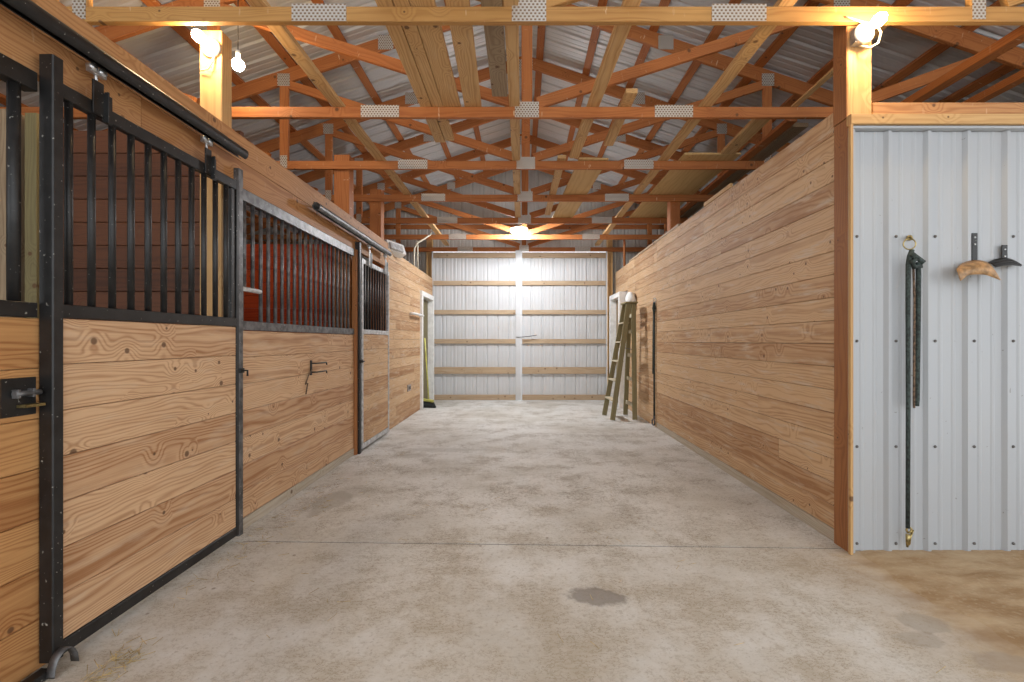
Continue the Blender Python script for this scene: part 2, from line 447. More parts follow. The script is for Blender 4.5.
# outer walls
m = MB()
planks_y(m, -5.48, .05, -1.5, 9.5, 0, 3.2, .3, -1, 99)
struct(m.build('wall_left_outer', M['outer'], loc=(-5.5, 4, 0)), 'outer wall behind the left stalls', 'wall')
m = MB()
planks_y(m, 5.5, .05, 2.66, 9.5, 0, 3.2, .3, 1, 99)
struct(m.build('wall_right_outer', M['outer'], loc=(5.5, 6, 0)), 'outer wall behind the right stalls', 'wall')

# ribbed sheets
def rib_profile(a0, a1, pitch, phase, hgt_, base=.05, top=.018, minor=.004):
    pts = []
    k = math.floor((a0 - phase) / pitch) - 1
    while True:
        c = phase + k * pitch
        if c - base > a1: break
        seq = [(c - base / 2, 0), (c - top / 2, hgt_), (c + top / 2, hgt_), (c + base / 2, 0)]
        for q in (1 / 3., 2 / 3.):
            mm = c + pitch * (q if q > 0 else 0)
            seq += [(mm - .014, 0), (mm - .005, minor), (mm + .005, minor), (mm + .014, 0)]
        pts += seq; k += 1
    pts = [(a, h) for a, h in pts if a0 < a < a1]
    return [(a0, 0)] + pts + [(a1, 0)]

# white steel wall facing the camera
YW = 2.613
m = MB()
pr = rib_profile(1.893, 5.4, .2286, at(889, 341, YW + .02).x, .019)
m.quads([[(x, YW + .03 - h, .004) for x, h in pr], [(x, YW + .03 - h, 2.435) for x, h in pr]][::-1], False, (0, .0012, 0))
wp = struct(m.build('wall_front', M['panel'], loc=(3.6, YW + .03, 0)), 'white ribbed steel wall facing the camera on the right', 'wall')
m = MB()
m.box(1.886, 1.912, YW - .004, YW + .05, .004, 2.44, 2); m.box(1.886, 5.4, YW - .012, YW + .05, 2.437, 2.452, 0)
m.build('edge_trim', M['panel'], wp)
s0 = None
for zi, z in enumerate((1.827, 1.22, .607, .045)):
    for k in range(5):
        x = at(857 + 39.1 * k, 341, YW + .028).x
        if s0 is None:
            m = MB(); m.lathe((x, YW + .029, z), (0, -1, 0), [(0, .009), (.002, .009), (.003, .006), (.007, .0055), (.008, .004)], 8)
            s0 = m.build('screw', M['screw'], wp); p0 = Vector((x, 0, z))
        else: dup(s0, wp, Vector((x, 0, z)) - p0)
m = MB()
m.box(1.872, 5.4, YW - .028, YW + .012, 2.455, 2.512, 0)
m.box(1.868, 1.884, YW - .028, YW - .006, .004, 2.453, 2)
struct(m.build('trim_2', M['post'], loc=(3.6, YW, 2.45)), 'pale board capping the white steel wall', 'trim')
m = MB()
m.box(2.028, 5.4, YW + .014, YW + .052, 2.455, 2.598, 0)
struct(m.build('trim_3', M['fascia'], loc=(3.7, YW + .03, 2.45)), 'header board above the white steel wall', 'trim')

# ------------------------------------------------------------------ back wall and roof
CX = .04; SL = 1 / 3.; RZ = 4.87
def topc(x): return RZ - abs(x - CX) * SL
def roofz(x): return topc(x) + .0737 + .040
m = MB(); YB = 9.50
pr = rib_profile(-5.5, 5.5, .2286, .1, .016)
def gcol(x): return 3.10 if -1.93 < x < 1.86 else 0.
cols = []
for i in range(len(pr) - 1):
    (xa, ha), (xb, hb) = pr[i], pr[i + 1]
    lo = gcol((xa + xb) / 2)
    m.quads([[(xa, YB + ha, lo), (xb, YB + hb, lo)], [(xa, YB + ha, roofz(xa) - .01), (xb, YB + hb, roofz(xb) - .01)]])
struct(m.build('wall_back', M['gable'], loc=(0, YB, 0)), 'grey ribbed gable wall behind the last truss', 'wall')
m = MB()
for z in (3.55, 4.15): 
    w = (RZ + .05 - z) / SL - .15
    m.box(CX - w, CX + w, YB - .042, YB - .003, z, z + .089, 0)
gg = struct(m.build('trim_4', M['truss'], loc=(0, YB, 3.5)), 'horizontal girts across the gable wall', 'trim')
for i, (a, b) in enumerate(((-1.96, -1.845), (1.755, 1.86))):
    m = MB(); m.box(a, b, 9.33, 9.46, 0, 3.35, 2)
    tag(m.build('door_post', M['post']), 'wooden post at the %s edge of the big white sliding doors' % ('left', 'right')[i], 'post', 'posts beside the sliding doors')
m = MB(); m.box(-2.4, 2.35, 9.345, 9.383, 3.10, 3.20, 0) if False else None

for side, nm in ((-1, 'left'), (1, 'right')):
    m = MB(); YR0, YR1 = -2.0, 9.62
    pr = rib_profile(YR0, YR1, .2286, .05, .018)
    xe = CX + side * 5.75
    rows = []
    for x in (CX, xe):
        rows.append([(x, y, roofz(x) + h) for y, h in pr])
    if side < 0: rows = rows[::-1]
    m.quads(rows)
    struct(m.build('ceiling', M['roof'], loc=(CX + side * 2.8, 3.8, 3.9)), 'ribbed metal roof sheet over the %s side' % nm, 'ceiling')
ORD = ['lowest', 'second', 'third', 'fourth', 'fifth', 'sixth', 'seventh', 'eighth', 'ninth', 'topmost']
for side, nm in ((-1, 'left'), (1, 'right')):
    for i, dx in enumerate((5.27, 4.71, 4.15, 3.59, 3.03, 2.47, 1.91, 1.35, .79, .19)):
        x = CX + side * dx; z = topc(x) + .0737 + .0195; m = MB()
        m.board((x, -1.9, z), (x, 9.47, z), .089, .036, (1, 0, -side * SL))
        lab = '%s roof purlin on the %s slope, counted from the eave' % (ORD[i], nm)
        tag(m.build('purlin', M['truss']), lab, 'purlin', 'roof purlins')

# ------------------------------------------------------------------ trusses
TY = [2.59 + 1.11 * k for k in range(7)]
CB, CH = 3.04, .086         # bottom chord underside and height
NTH = ['nearest', 'second', 'third', 'fourth', 'fifth', 'sixth', 'last']
def plate(m, x, y, z, w, h):
    m.box(x - w / 2, x + w / 2, y - .0035, y - .0005, z - h / 2, z + h / 2, 0, .0005)
def truss(k):
    y = TY[k]; c = y + .019
    lab = {0: 'tan roof truss nearest the camera, between the two wall lamps', 6: 'last roof truss, against the gable wall above the sliding doors'}.get(k, '%s roof truss from the camera' % NTH[k])
    t = thing('roof_truss', (CX, c, CB), lab, 'truss', 'roof trusses')
    mt = M['truss'] if k else M['trusstan']
    m = MB(); m.board((-5.42, c, CB + CH / 2), (5.5, c, CB + CH / 2), CH, .038, (0, 0, 1), .003); m.build('bottom_chord', mt, t)
    for s in (-1, 1):
        xe = CX + s * 5.42
        m = MB(); m.board((xe, c, topc(xe)), (CX + s * .004, c, topc(CX)), .14, .038, (0, 0, 1), .003)
        m.build('top_chord', mt, t)
        xv = CX + s * 2.56
        m = MB(); m.board((xv, c, CB + CH + .001), (xv, c, topc(xv) - .075), .089, .038, (1, 0, 0), .003); m.build('web', mt, t)
        # diagonal down to the middle of the bottom chord
        a = Vector((xv - s * .052, c, topc(xv) - .082)); b = Vector((CX + s * .085, c, CB + CH + .034))
        m = MB(); m.board(a, b, .089, .036, (0, 0, 1), .003); m.build('web', mt, t)
        # outer strut
        m = MB(); m.board((CX + s * 2.72, c, CB + CH + .04), (CX + s * 3.7, c, topc(CX + s * 3.7) - .12), .089, .036, (0, 0, 1), .003); m.build('web', mt, t)
        m = MB(); plate(m, CX + s * 1.195, y, CB + CH / 2 + .006, .31, .098); m.build('splice_plate', M['plate'], t)
        m = MB(); plate(m, xv, y, topc(xv) - .035, .13, .13); m.build('joint_plate', M['plate'], t)
        m = MB(); xs = CX + s * 1.48; plate(m, xs, y, topc(xs), .16, .15); m.build('joint_plate', M['plate'], t)
        m = MB(); plate(m, xv, y, CB + CH - .01, .075, .13); m.build('joint_plate', M['plate'], t)
    m = MB(); m.board((CX, c, CB + CH + .001), (CX, c, RZ - .09), .089, .037, (1, 0, 0), .003); m.build('king_post', mt, t)
    m = MB(); plate(m, CX, y, CB + CH * .72, .195, .125); m.build('joint_plate', M['plate'], t)
    m = MB(); plate(m, CX, y, RZ - .06, .2, .15); m.build('joint_plate', M['plate'], t)
for k in range(7): truss(k)
TOPZ = CB + CH       # top of the bottom chords

# posts carrying the trusses
def post(x0, x1, y0, y1, z0, z1, lab, mat='post'):
    m = MB(); m.box(x0, x1, y0, y1, z0, z1, 2, .004)
    return tag(m.build('wooden_post', M[mat]), lab, 'post', 'posts under the trusses')
post(-1.985, -1.848, 2.80, 2.90, 0, CB + .09, 'yellow lit wooden post with a lamp above the left stall wall')
pr_ = post(1.886, 2.026, 2.634, 2.752, 2.60 - .085, CB + .09, 'wooden post with a lamp rising over the white steel wall')
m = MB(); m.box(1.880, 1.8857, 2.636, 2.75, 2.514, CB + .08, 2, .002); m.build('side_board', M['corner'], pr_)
post(-2.01, -1.845, 4.86, 4.99, 0, CB + .17, 'orange post behind the left wall under the third truss', 'truss')
post(-2.0, -1.85, 5.965, 6.10, 0, CB + .17, 'dark post behind the left wall under the fourth truss', 'truss')
post(1.945, 2.075, 5.965, 6.10, 0, CB + .085, 'dark post behind the right wall under the fourth truss', 'truss')

# long braces and spare lumber lying over the bottom chords
def loose(x0, x1, y0, y1, t, lab, mat='lumber', z=TOPZ, cat='board', name='lumber_board', xe0=None, xe1=None, grp='lumber lying across the trusses'):
    """flat board; x0..x1 at y0, xe0..xe1 at y1"""
    if xe0 is None: xe0, xe1 = x0, x1
    a = Vector(((x0 + x1) / 2, y0, z + t / 2 + .001)); b = Vector(((xe0 + xe1) / 2, y1, z + t / 2 + .001))
    m = MB(); m.board(a, b, x1 - x0, t, (1, 0, 0), .003)
    return tag(m.build(name, M[mat]), lab, cat, grp)
loose(-1.545, -1.456, 2.2, 9.1, .038, 'long lateral brace over the trusses, left of the stored boards', 'lumber', cat='brace', name='lateral_brace', grp='lateral braces')
loose(1.456, 1.545, 2.2, 9.1, .038, 'long lateral brace over the trusses, left of the plywood sheet', 'lumber', cat='brace', name='lateral_brace', grp='lateral braces')
loose(-.105, -.02, 2.2, 7.3, .038, 'long center brace beside the king posts', 'lumber', cat='brace', name='lateral_brace', grp='lateral braces')
loose(-.822, -.728, 1.9, 4.37, .036, 'leftmost narrow board of the bundle over the first two trusses', 'lumber', xe0=-.832, xe1=-.738)
loose(-.722, -.634, 1.9, 4.33, .036, 'narrow board second from left in the bundle over the first two trusses', 'lumber', xe0=-.732, xe1=-.645)
loose(-.628, -.490, 1.9, 3.78, .036, 'wide board third from left in the bundle over the first two trusses', 'lumber', xe0=-.640, xe1=-.502)
loose(-.412, -.276, 1.9, 3.80, .036, 'wide separate board right of the left bundle', 'lumber', xe0=-.470, xe1=-.334)
loose(-.232, -.112, 1.9, 3.55, .034, 'grey stub board ending short of the second truss', 'grey')
loose(.60, .695, 1.9, 4.75, .036, 'narrow board right of the king posts, ending at the third truss', 'lumber', xe0=.495, xe1=.59)
loose(.80, .89, 3.5, 4.45, .036, 'short narrow board ending above the wide plywood strip', 'lumber')
loose(.60, .91, 4.78, 7.12, .020, 'wide plywood strip over the third to fifth trusses', 'ply', xe0=.47, xe1=.78)
loose(.375, .46, 4.75, 6.9, .036, 'narrow board along the left side of the wide plywood strip', 'lumber', xe0=.345, xe1=.43)
loose(1.66, 2.24, 4.65, 7.2, .019, 'large plywood sheet over the third to fifth trusses on the right', 'ply', name='plywood_sheet')
# lumber pile above the right stalls
rp = random.Random(5)
pile = [(2.00, .14, 3.80, 4.60, 'lumber', 'nearest wide plank of the pile over the right wall'),
        (2.30, .09, 3.95, 7.0, 'truss', 'narrow reddish plank of the pile over the right wall'),
        (2.41, .14, 4.05, 7.3, 'grey', 'grey plank of the pile over the right wall'),
        (2.65, .10, 3.9, 6.2, 'lumber', 'pale plank right of the vertical struts in the right pile'),
        (2.77, .12, 4.2, 7.6, 'grey', 'weathered plank second from right in the right pile'),
        (2.93, .13, 4.3, 7.6, 'truss', 'rightmost reddish plank of the right pile')]
for (x, w, y0, y1, mt, lab) in pile:
    if y1 < 4.8: y1 = 4.64
    loose(x, x + w, y0, y1, .036, lab, mt, xe0=x + .03, xe1=x + w + .03, grp='lumber pile over the right wall')
loose(2.17, 2.22, 2.7, 3.72, .018, 'thin lath over the first two trusses on the right', 'lumber', xe0=2.20, xe1=2.25)
# beams stored over the right bay
loose(3.11, 3.20, 2.3, 7.9, .06, 'inner beam over the right bay above the white wall', 'truss', name='timber_beam', cat='beam', grp='beams over the right bay')
loose(3.62, 3.70, 2.3, 7.9, .06, 'lower beam right of the inner beam over the right bay', 'truss', name='timber_beam', cat='beam', grp='beams over the right bay')

# ------------------------------------------------------------------ stall fronts on the left
def bars(t, xs, ys, z0, z1, r, mat, first=None):
    b0 = first
    for y in ys:
        if b0 is None:
            m = MB(); m.tube([(xs, ys[0], z0), (xs, ys[0], z1)], r, 12); b0 = m.build('bar', M[mat], t); y0 = ys[0]
        else:
            dup(b0, t, (0, y - y0, 0))
    return b0

# fixed front beside the camera
t = thing('stall_front', (XL, .6, 0), 'stall front left of the black door post, cropped by the photo edge', 'stall front', 'stall fronts')
m = MB(); planks_y(m, XL + .02, .036, -1.2, 1.712, .01, 1.304, .185, -1, 99); m.build('plank_panel', M['pinewarmlit'], t)
m = MB(); m.box(XL - .02, XL + .03, -1.2, 1.662, 1.306, 1.36, 1); m.build('sill_rail', M['black'], t)
m = MB(); m.box(XL - .02, XL + .03, -1.2, 1.662, 2.13, 2.20, 1); m.build('top_rail', M['black'], t)
bars(t, XL + .005, [1.607 - .115 * i for i in range(12)], 1.36, 2.13, .0185, 'black')

# first sliding door
XD = -1.74
t = thing('stall_door', (XD, 2.24, 0), 'near sliding stall door with black bars and warm pine planks', 'door', 'sliding stall doors')
m = MB(); planks_y(m, XD - .004, .030, 1.722, 2.772, .085, 1.306, .174, -1, 99); m.build('plank_panel', M['pine'], t)
m = MB(); m.box(XD - .038, XD + .016, 1.672, 1.714, .035, 2.275, 2, .004); m.build('stile', M['black'], t)
m = MB(); m.box(XD - .032, XD, 2.776, 2.80, .03, 2.20, 2, .003); m.build('stile', M['black'], t)
m = MB(); m.box(XD - .034, XD, 1.718, 2.775, .03, .083, 1, .003); m.build('bottom_rail', M['black'], t)
m = MB(); m.box(XD - .034, XD, 1.718, 2.775, 1.308, 1.36, 1, .003); m.build('sill_rail', M['black'], t)
m = MB(); m.box(XD - .034, XD, 1.718, 2.775, 2.142, 2.198, 1, .003); m.build('top_rail', M['black'], t)
bars(t, XD - .017, [1.763 + .0937 * i for i in range(11)], 1.36, 2.142, .0135, 'black')
m = MB(); m.box(XD - .030, XD - .006, 2.735, 2.768, 1.362, 2.14, 2, .002); m.build('inner_stile', M['black'], t)
def hanger(t, x, y, ztrack, zt, mat):
    m = MB(); m.box(x - .004, x + .004, y - .035, y + .012, zt - .055, ztrack - .085, 2, .001); m.box(x + .004, x + .022, y + .012, y + .018, zt - .075, ztrack - .115, 2, .001)
    m.box(x - .004, x + .005, y + .012, y + .05, zt - .075, ztrack - .12, 2, .001)
    h = m.build('hanger', M[mat], t)
    m = MB(); m.tube([(x - .012, y - .008, ztrack - .09), (x - .012, y - .008, ztrack - .035)], .006, 8)
    m.box(x - .022, x - .002, y - .04, y + .03, ztrack - .055, ztrack - .040, 1, .001)
    m.lathe((x - .024, y - .025, ztrack - .032), (1, 0, 0), [(0, .016), (.024, .016)], 12); m.lathe((x - .024, y + .016, ztrack - .032), (1, 0, 0), [(0, .016), (.024, .016)], 12)
    tr = m.build('trolley', M['galv'], h); tr['label'] = 'shiny roller trolley'
ZT = 2.365
for y in (1.872, 2.525): hanger(t, XD + .006, y, ZT, 2.20, 'black')

def track(y0, y1, z, mat, lab):
    m = MB(); xc = XD + .03; r = .034
    seg = []
    for k in range(25):   # slotted round rail, open below
        a = math.radians(-90 + 22 + k * (316 / 24.))
        seg.append((xc + r * math.cos(a), z + r * math.sin(a)))
    inner = [(xc + (x - xc) * .9, z + (zz - z) * .9) for x, zz in seg]
    loop = seg + inner[::-1]
    n = len(loop); vs = [(x, y0, zz) for x, zz in loop] + [(x, y1, zz) for x, zz in loop]
    fs = [[i, n + i, n + (i + 1) % n, (i + 1) % n] for i in range(n)]
    for i in range(24):
        fs.append([i, i + 1, n - 2 - i, n - 1 - i]); fs.append([n + i + 1, n + i, 2 * n - 1 - i, 2 * n - 2 - i])
    m._add(vs, fs, False, [(0, 0, 0)] * len(vs))
    tr = thing('door_track', (XD, (y0 + y1) / 2, z), lab, 'track', 'sliding door tracks')
    m.build('rail', M[mat], tr)
    q = y0 + .15
    while q < y1:
        m = MB(); m.box(XL + .0005, xc + .004, q, q + .035, z + r - .001, z + r + .004, 0, .001); m.box(XL + .0005, XL + .005, q, q + .035, z + r + .004, z + r + .05, 2, .001)
        m.build('bracket', M['black'], tr); q += .52
track(.2, 2.79, ZT, 'black', 'black round door track over the near stall door')
track(3.78, 5.86, 2.34, 'steel', 'grey round door track over the far stall door')

# jamb between door and fixed front
m = MB(); m.box(XL - .01, XL + .034, 2.84, 2.884, 0, 2.30, 2, .003)
tj = thing('steel_jamb', (XL, 2.86, 0), 'slim steel jamb right of the near stall door', 'jamb', 'steel jambs')
m.build('upright', M['steel'], tj)
m = MB(); m.box(XL + .035, XL + .05, 2.832, 2.87, 1.02, 1.05, 1); m.tube([(XL + .045, 2.86, 1.035), (XL + .075, 2.86, 1.035), (XL + .075, 2.86, 1.0)], .006, 8); m.build('latch', M['black'], tj)

# fixed front between the two doors
t = thing('stall_front', (XL, 3.9, 0), 'stall front with grey bars between the two sliding doors', 'stall front', 'stall fronts')
m = MB(); planks_y(m, XL, .036, 2.89, 4.862, .075, 1.288, .172, -1, 99); m.build('plank_panel', M['pine'], t)
m = MB(); m.box(XL - .036, XL + .004, 2.89, 4.862, .0, .073, 1); m.build('base_board', M['base'], t)
m = MB(); m.box(XL - .036, XL + .008, 2.89, 4.862, 1.29, 1.35, 1, .003); m.build('sill_rail', M['steel'], t)
m = MB(); m.box(XL - .036, XL + .008, 2.89, 4.862, 2.125, 2.203, 1, .003); m.build('top_rail', M['steel'], t)
b0 = bars(t, XL - .014, [3.158 + .0935 * i for i in range(18)], 1.35, 2.125, .0125, 'steel')
m = MB(); m.tube([(XL - .014, 2.97, 1.575), (XL - .014, 2.97, 2.125)], .0125, 12); bs = m.build('bar', M['steel'], t); bs['label'] = 'short bar above the feed opening'
d2 = dup(bs, t, (0, .0935, 0))
m = MB(); m.tube([(XL - .014, 2.89, 1.56), (XL - .014, 3.15, 1.56)], .016, 12); fb = m.build('feed_opening_bar', M['lightsteel'], t); fb['label'] = 'pale bar above the feed opening'

# second door post and door
m = MB(); m.box(XL - .02, XL + .05, 4.905, 4.955, 0, 2.29, 2, .003)
tj = thing('steel_jamb', (XL, 4.93, 0), 'black steel door post at the near edge of the far stall door', 'jamb', 'steel jambs')
m.build('upright', M['black'], tj)
m = MB(); m.box(XL - .02, XL + .03, 4.868, 4.903, 0, 2.20, 2, .002); m.build('wood_strip', M['corner'], tj)
m = MB(); m.box(XL + .052, XL + .07, 4.90, 4.96, .98, 1.02, 1); m.tube([(XL + .06, 4.9, 1.0), (XL + .09, 4.9, 1.0), (XL + .09, 4.94, 1.0)], .007, 8); m.build('latch', M['black'], tj)
X2 = -1.755
t = thing('stall_door', (X2, 5.5, 0), 'far sliding stall door with pale steel frame and dark bars', 'door', 'sliding stall doors')
Y0, Y1 = 4.995, 6.02
m = MB(); planks_y(m, X2 - .006, .028, Y0 + .05, Y1 - .04, .085, 1.296, .173, -1, 99); m.build('plank_panel', M['pinefar'], t)
for a, b in ((Y0, Y0 + .047), (Y1 - .037, Y1)):
    m = MB(); m.box(X2 - .035, X2, a, b, .03, 2.13, 2, .003); m.build('stile', M['lightsteel'], t)
for nm, a, b in (('bottom_rail', .03, .082), ('sill_rail', 1.299, 1.35), ('top_rail', 2.08, 2.13)):
    m = MB(); m.box(X2 - .034, X2, Y0 + .049, Y1 - .039, a, b, 1, .003); m.build(nm, M['lightsteel'], t)
bars(t, X2 - .017, [Y0 + .12 + .0935 * i for i in range(9)], 1.35, 2.08, .0125, 'black')
for y in (5.19, 5.80): hanger(t, X2 + .022, y, 2.34, 2.13, 'lightsteel')

# stall partitions seen between the bars
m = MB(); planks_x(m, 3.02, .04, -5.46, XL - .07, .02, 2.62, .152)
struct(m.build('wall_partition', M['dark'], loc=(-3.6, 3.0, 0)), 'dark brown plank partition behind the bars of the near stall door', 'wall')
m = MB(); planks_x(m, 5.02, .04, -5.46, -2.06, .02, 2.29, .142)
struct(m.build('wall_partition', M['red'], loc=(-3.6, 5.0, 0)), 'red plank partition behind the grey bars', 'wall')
m = MB(); m.box(at(21, 0, 2.93).x, at(33, 0, 2.93).x, 2.95, 3.015, .01, 2.7, 2)
tag(m.build('partition_post', M['treated']), 'greenish treated upright behind the cropped stall front', 'post')
m = MB(); m.box(at(-25, 0, 2.9).x, at(9, 0, 2.9).x, 2.9, 3.015, .01, 2.7, 2)
tag(m.build('partition_post', M['grey']), 'broad grey brown upright at the left photo edge', 'post')

# latch plate on the cropped front, guide, hook
t = thing('door_latch', (XL + .03, 1.60, 1.02), 'black bolt latch plate left of the black door post', 'latch')
m = MB(); m.box(XL + .0215, XL + .027, 1.55, 1.66, .955, 1.09, 1, .001); m.build('plate', M['black'], t)
m = MB(); m.tube([(XL + .042, 1.575, 1.035), (XL + .042, 1.66, 1.035)], .010, 10); m.box(XL + .027, XL + .05, 1.58, 1.59, 1.02, 1.05, 2, .001); m.box(XL + .027, XL + .05, 1.63, 1.64, 1.02, 1.05, 2, .001); m.build('bolt', M['steel'], t)
m = MB(); m.box(XL + .028, XL + .062, 1.595, 1.66, .985, .995, 1, .001); m.build('catch', M['brass'], t)
t = thing('door_guide', (XD + .02, 1.66, 0), 'curved black floor guide at the foot of the black door post', 'guide')
m = MB(); P = []
for k in range(9):
    a = math.pi * k / 8.
    P.append((XD + .045, 1.70 - .045 * math.cos(a) - .02, .012 + .075 * math.sin(a)))
m.quads([[(p[0] - .016, p[1], p[2]) for p in P], [(p[0] + .016, p[1], p[2]) for p in P]], True, (0, 0, -.006)); m.build('hoop', M['steel'], t)
m = MB(); m.box(XD - .01, XD + .03, 1.50, 1.655, .0, .03, 1); m.build('foot', M['black'], t)

t = thing('blanket_hook', (XL, 3.95, 1.0), 'small black fork bracket on the plank panel between the stall doors', 'hook')
yh = 3.86; m = MB(); m.box(XL + .0005, XL + .012, yh, yh + .022, .93, 1.055, 2, .002); m.build('plate', M['black'], t)
for z in (1.03, .955):
    m = MB(); m.tube([(XL + .01, yh + .01, z), (XL + .05, yh + .02, z), (XL + .055, yh + .20, z), (XL + .05, yh + .22, z - .02)], .006, 8); m.build('prong', M['black'], t)
m = MB(); m.tube([(XL + .02, yh, .98), (XL + .012, yh - .05, .93), (XL + .01, yh - .10, .86), (XL + .012, yh - .06, .87), (XL + .01, yh - .09, .78)], .005, 6); m.build('twine', M['ropebrown'], t)

# ------------------------------------------------------------------ far doors
t0 = None
for nm, xa, xb in (('left', -1.835, -.072), ('right', -.018, 1.735)):
    t = thing('sliding_door', ((xa + xb) / 2, END, 0), '%s leaf of the big white sliding doors at the aisle end' % nm, 'door', 'big sliding doors')
    pr = rib_profile(xa, xb, .2286, at(442, 0, 9.3).x, .016, base=.04, top=.016)
    m = MB(); m.quads([[(x, END + .075 + h, .004) for x, h in pr], [(x, END + .075 + h, 3.04) for x, h in pr]][::-1], False, (0, .0012, 0)); m.build('sheet', M['doorpanel'], t)
    for (ya, yb) in ((252, 257.5), (280.5, 285), (309.8, 314.2), (339, 343.6), (367.2, 374), (395, 400.3)):
        za, zb = at(0, yb, END).z, at(0, ya, END).z
        m = MB(); m.box(xa + .001, xb - .001, END + .034, END + .072, max(.004, za), zb, 0, .003); m.build('girt', M['girt'], t)
    m = MB()
    m.box(xa, xa + .022, END + .001, END + .033, .004, 3.04, 2); m.box(xb - .022, xb, END + .001, END + .033, .03, 3.04, 2)
    m.build('stile', M['doorpanel'], t)
    if nm == 'left': tl = t
m = MB(); m.box(-.13, -.02, END - .022, END - .001, .02, 3.06, 2); m.build('astragal', M['doorpanel'], tl)
m = MB(); m.tube([(-.01, END - .03, 1.30), (.12, END - .04, 1.31), (.30, END - .02, 1.34)], .007, 8); m.tube([(-.12, END - .03, 1.30), (0, END - .035, 1.30)], .006, 8); m.build('latch_rod', M['steel'], tl)
m = MB(); m.box(-2.35, 2.3, END - .045, END - .005, 3.105, 3.135, 0)
tag(m.build('door_header', M['girt'], loc=(0, END, 3.1)), 'pale header board over the big sliding doors', 'header') if False else None

# side door frames in the two aisle walls
def side_frame(n, xa, xb, y0, y1, lab):
    m = MB(); z1 = 2.03
    m.box(xa, xb, y0, y0 + .09, 0, z1, 2); m.box(xa, xb, y1 - .09, y1, 0, z1, 2); m.box(xa, xb, y0, y1, z1 + .001, z1 + .09, 1)
    return struct(m.build('door_%d' % n, M['whitewood'], loc=(xa, (y0 + y1) / 2, 0)), lab, 'door frame')
side_frame(1, -1.93, -1.775, 8.10, 9.20, 'white side door frame in the far left wall')
side_frame(2, 1.765, 1.93, 8.26, 9.20, 'white side door frame in the far right wall behind the ladder')
m = MB(); m.box(-1.925, -1.885, 8.2, 9.1, .01, 2.02, 2); struct(m.build('door_1_leaf', M['treated']), 'dull green leaf inside the left white frame', 'door leaf')
m = MB(); m.box(1.885, 1.925, 8.36, 9.1, .01, 2.02, 2); struct(m.build('door_2_leaf', M['grey']), 'brown leaf inside the right white frame', 'door leaf')

# ------------------------------------------------------------------ step ladder
t = thing('step_ladder', (1.56, 7.2, 0), 'old wooden step ladder standing open by the right wall', 'ladder')
zt = 1.80
def rail(a, b, w=.075, th=.026): 
    m = MB(); m.board(a, b, w, th, (1, 0, 0), .002); return m
fn0, fn1 = Vector((1.385, 6.96, 0.01)), Vector((1.655, 7.06, zt))
ff0, ff1 = Vector((1.345, 7.44, 0.01)), Vector((1.655, 7.34, zt))
rail(fn0, fn1).build('front_rail', M['ladder'], t); rail(ff0, ff1).build('front_rail', M['ladder'], t)
for i in range(1, 6):
    f = i / 6.; a = fn0.lerp(fn1, f); b = ff0.lerp(ff1, f); d = (b - a).normalized()
    m = MB(); m.board(a + d * .014, b - d * .014, .10, .022, (1, 0, .02), .002); m.build('step', M['rung'], t)
bn0, bn1 = Vector((1.735, 7.0, 0.01)), Vector((1.735, 7.08, zt))
bf0, bf1 = Vector((1.70, 7.48, 0.01)), Vector((1.735, 7.32, zt))
rail(bn0, bn1, .07, .026).build('back_rail', M['ladder'], t); rail(bf0, bf1, .07, .024).build('back_rail', M['ladder'], t)
for f in (.12, .34, .55, .76, .9):
    a = bn0.lerp(bn1, f); b = bf0.lerp(bf1, f); d = (b - a).normalized()
    m = MB(); m.board(a + d * .012, b - d * .012, .06, .018, (0, 0, 1), .002); m.build('back_slat', M['rung'], t)
m = MB(); m.box(1.60, 1.79, 7.02, 7.38, zt + .003, zt + .028, 1, .003); m.build('top_cap', M['ladder'], t)
m = MB(); m.tube([fn0.lerp(fn1, .62), bn0.lerp(bn1, .60)], .006, 6); m.build('spreader', M['steel'], t)
m = MB()
g = []
for i in range(9):
    row = []
    for j in range(13):
        a = 2 * math.pi * j / 12; rr_ = .045 + .05 * math.sin(math.pi * (i + .6) / 9.6) + .009 * math.sin(3 * a + i)
        row.append((1.822 + rr_ * math.cos(a) * .9, 7.62 + rr_ * math.sin(a) * 1.2, 1.79 + i * .03 + .008 * math.sin(2 * a)))
    g.append(row)
m.quads(g, True)
tag(m.build('white_bundle', M['cloth']), 'small white cloth bundle on the wall above the ladder top', 'cloth')

# cross tie rope on the right plank wall
t = thing('cross_tie', (XR - .03, 6.43, 0), 'black cross tie strap hanging on the right plank wall by the ladder', 'rope', 'hanging cross ties')
y = 6.45; x = XR - .022
m = MB(); m.torus((x + .005, y, 1.80), (1, .3, 0), .028, .005); m.build('ring', M['galv'], t)
m = MB(); m.tube([(x, y, 1.77), (x - .004, y, 1.68), (x, y, 1.60)], [.016, .028, .012], 10); m.tube([(x, y, 1.60), (x, y + .01, 1.0), (x, y, .16)], .013, 8); m.build('strap', M['rope'], t)
m = MB(); m.tube([(x - .002, y + .03, 1.65), (x, y + .06, 1.2), (x, y + .07, .75)], .009, 8); m.build('strap', M['rope'], t)
m = MB(); m.tube([(x, y, .16), (x, y, .11)], .016, 8); m.torus((x - .012, y, .07), (1, .2, 0), .04, .011); m.build('snap_hook', M['steel'], t)

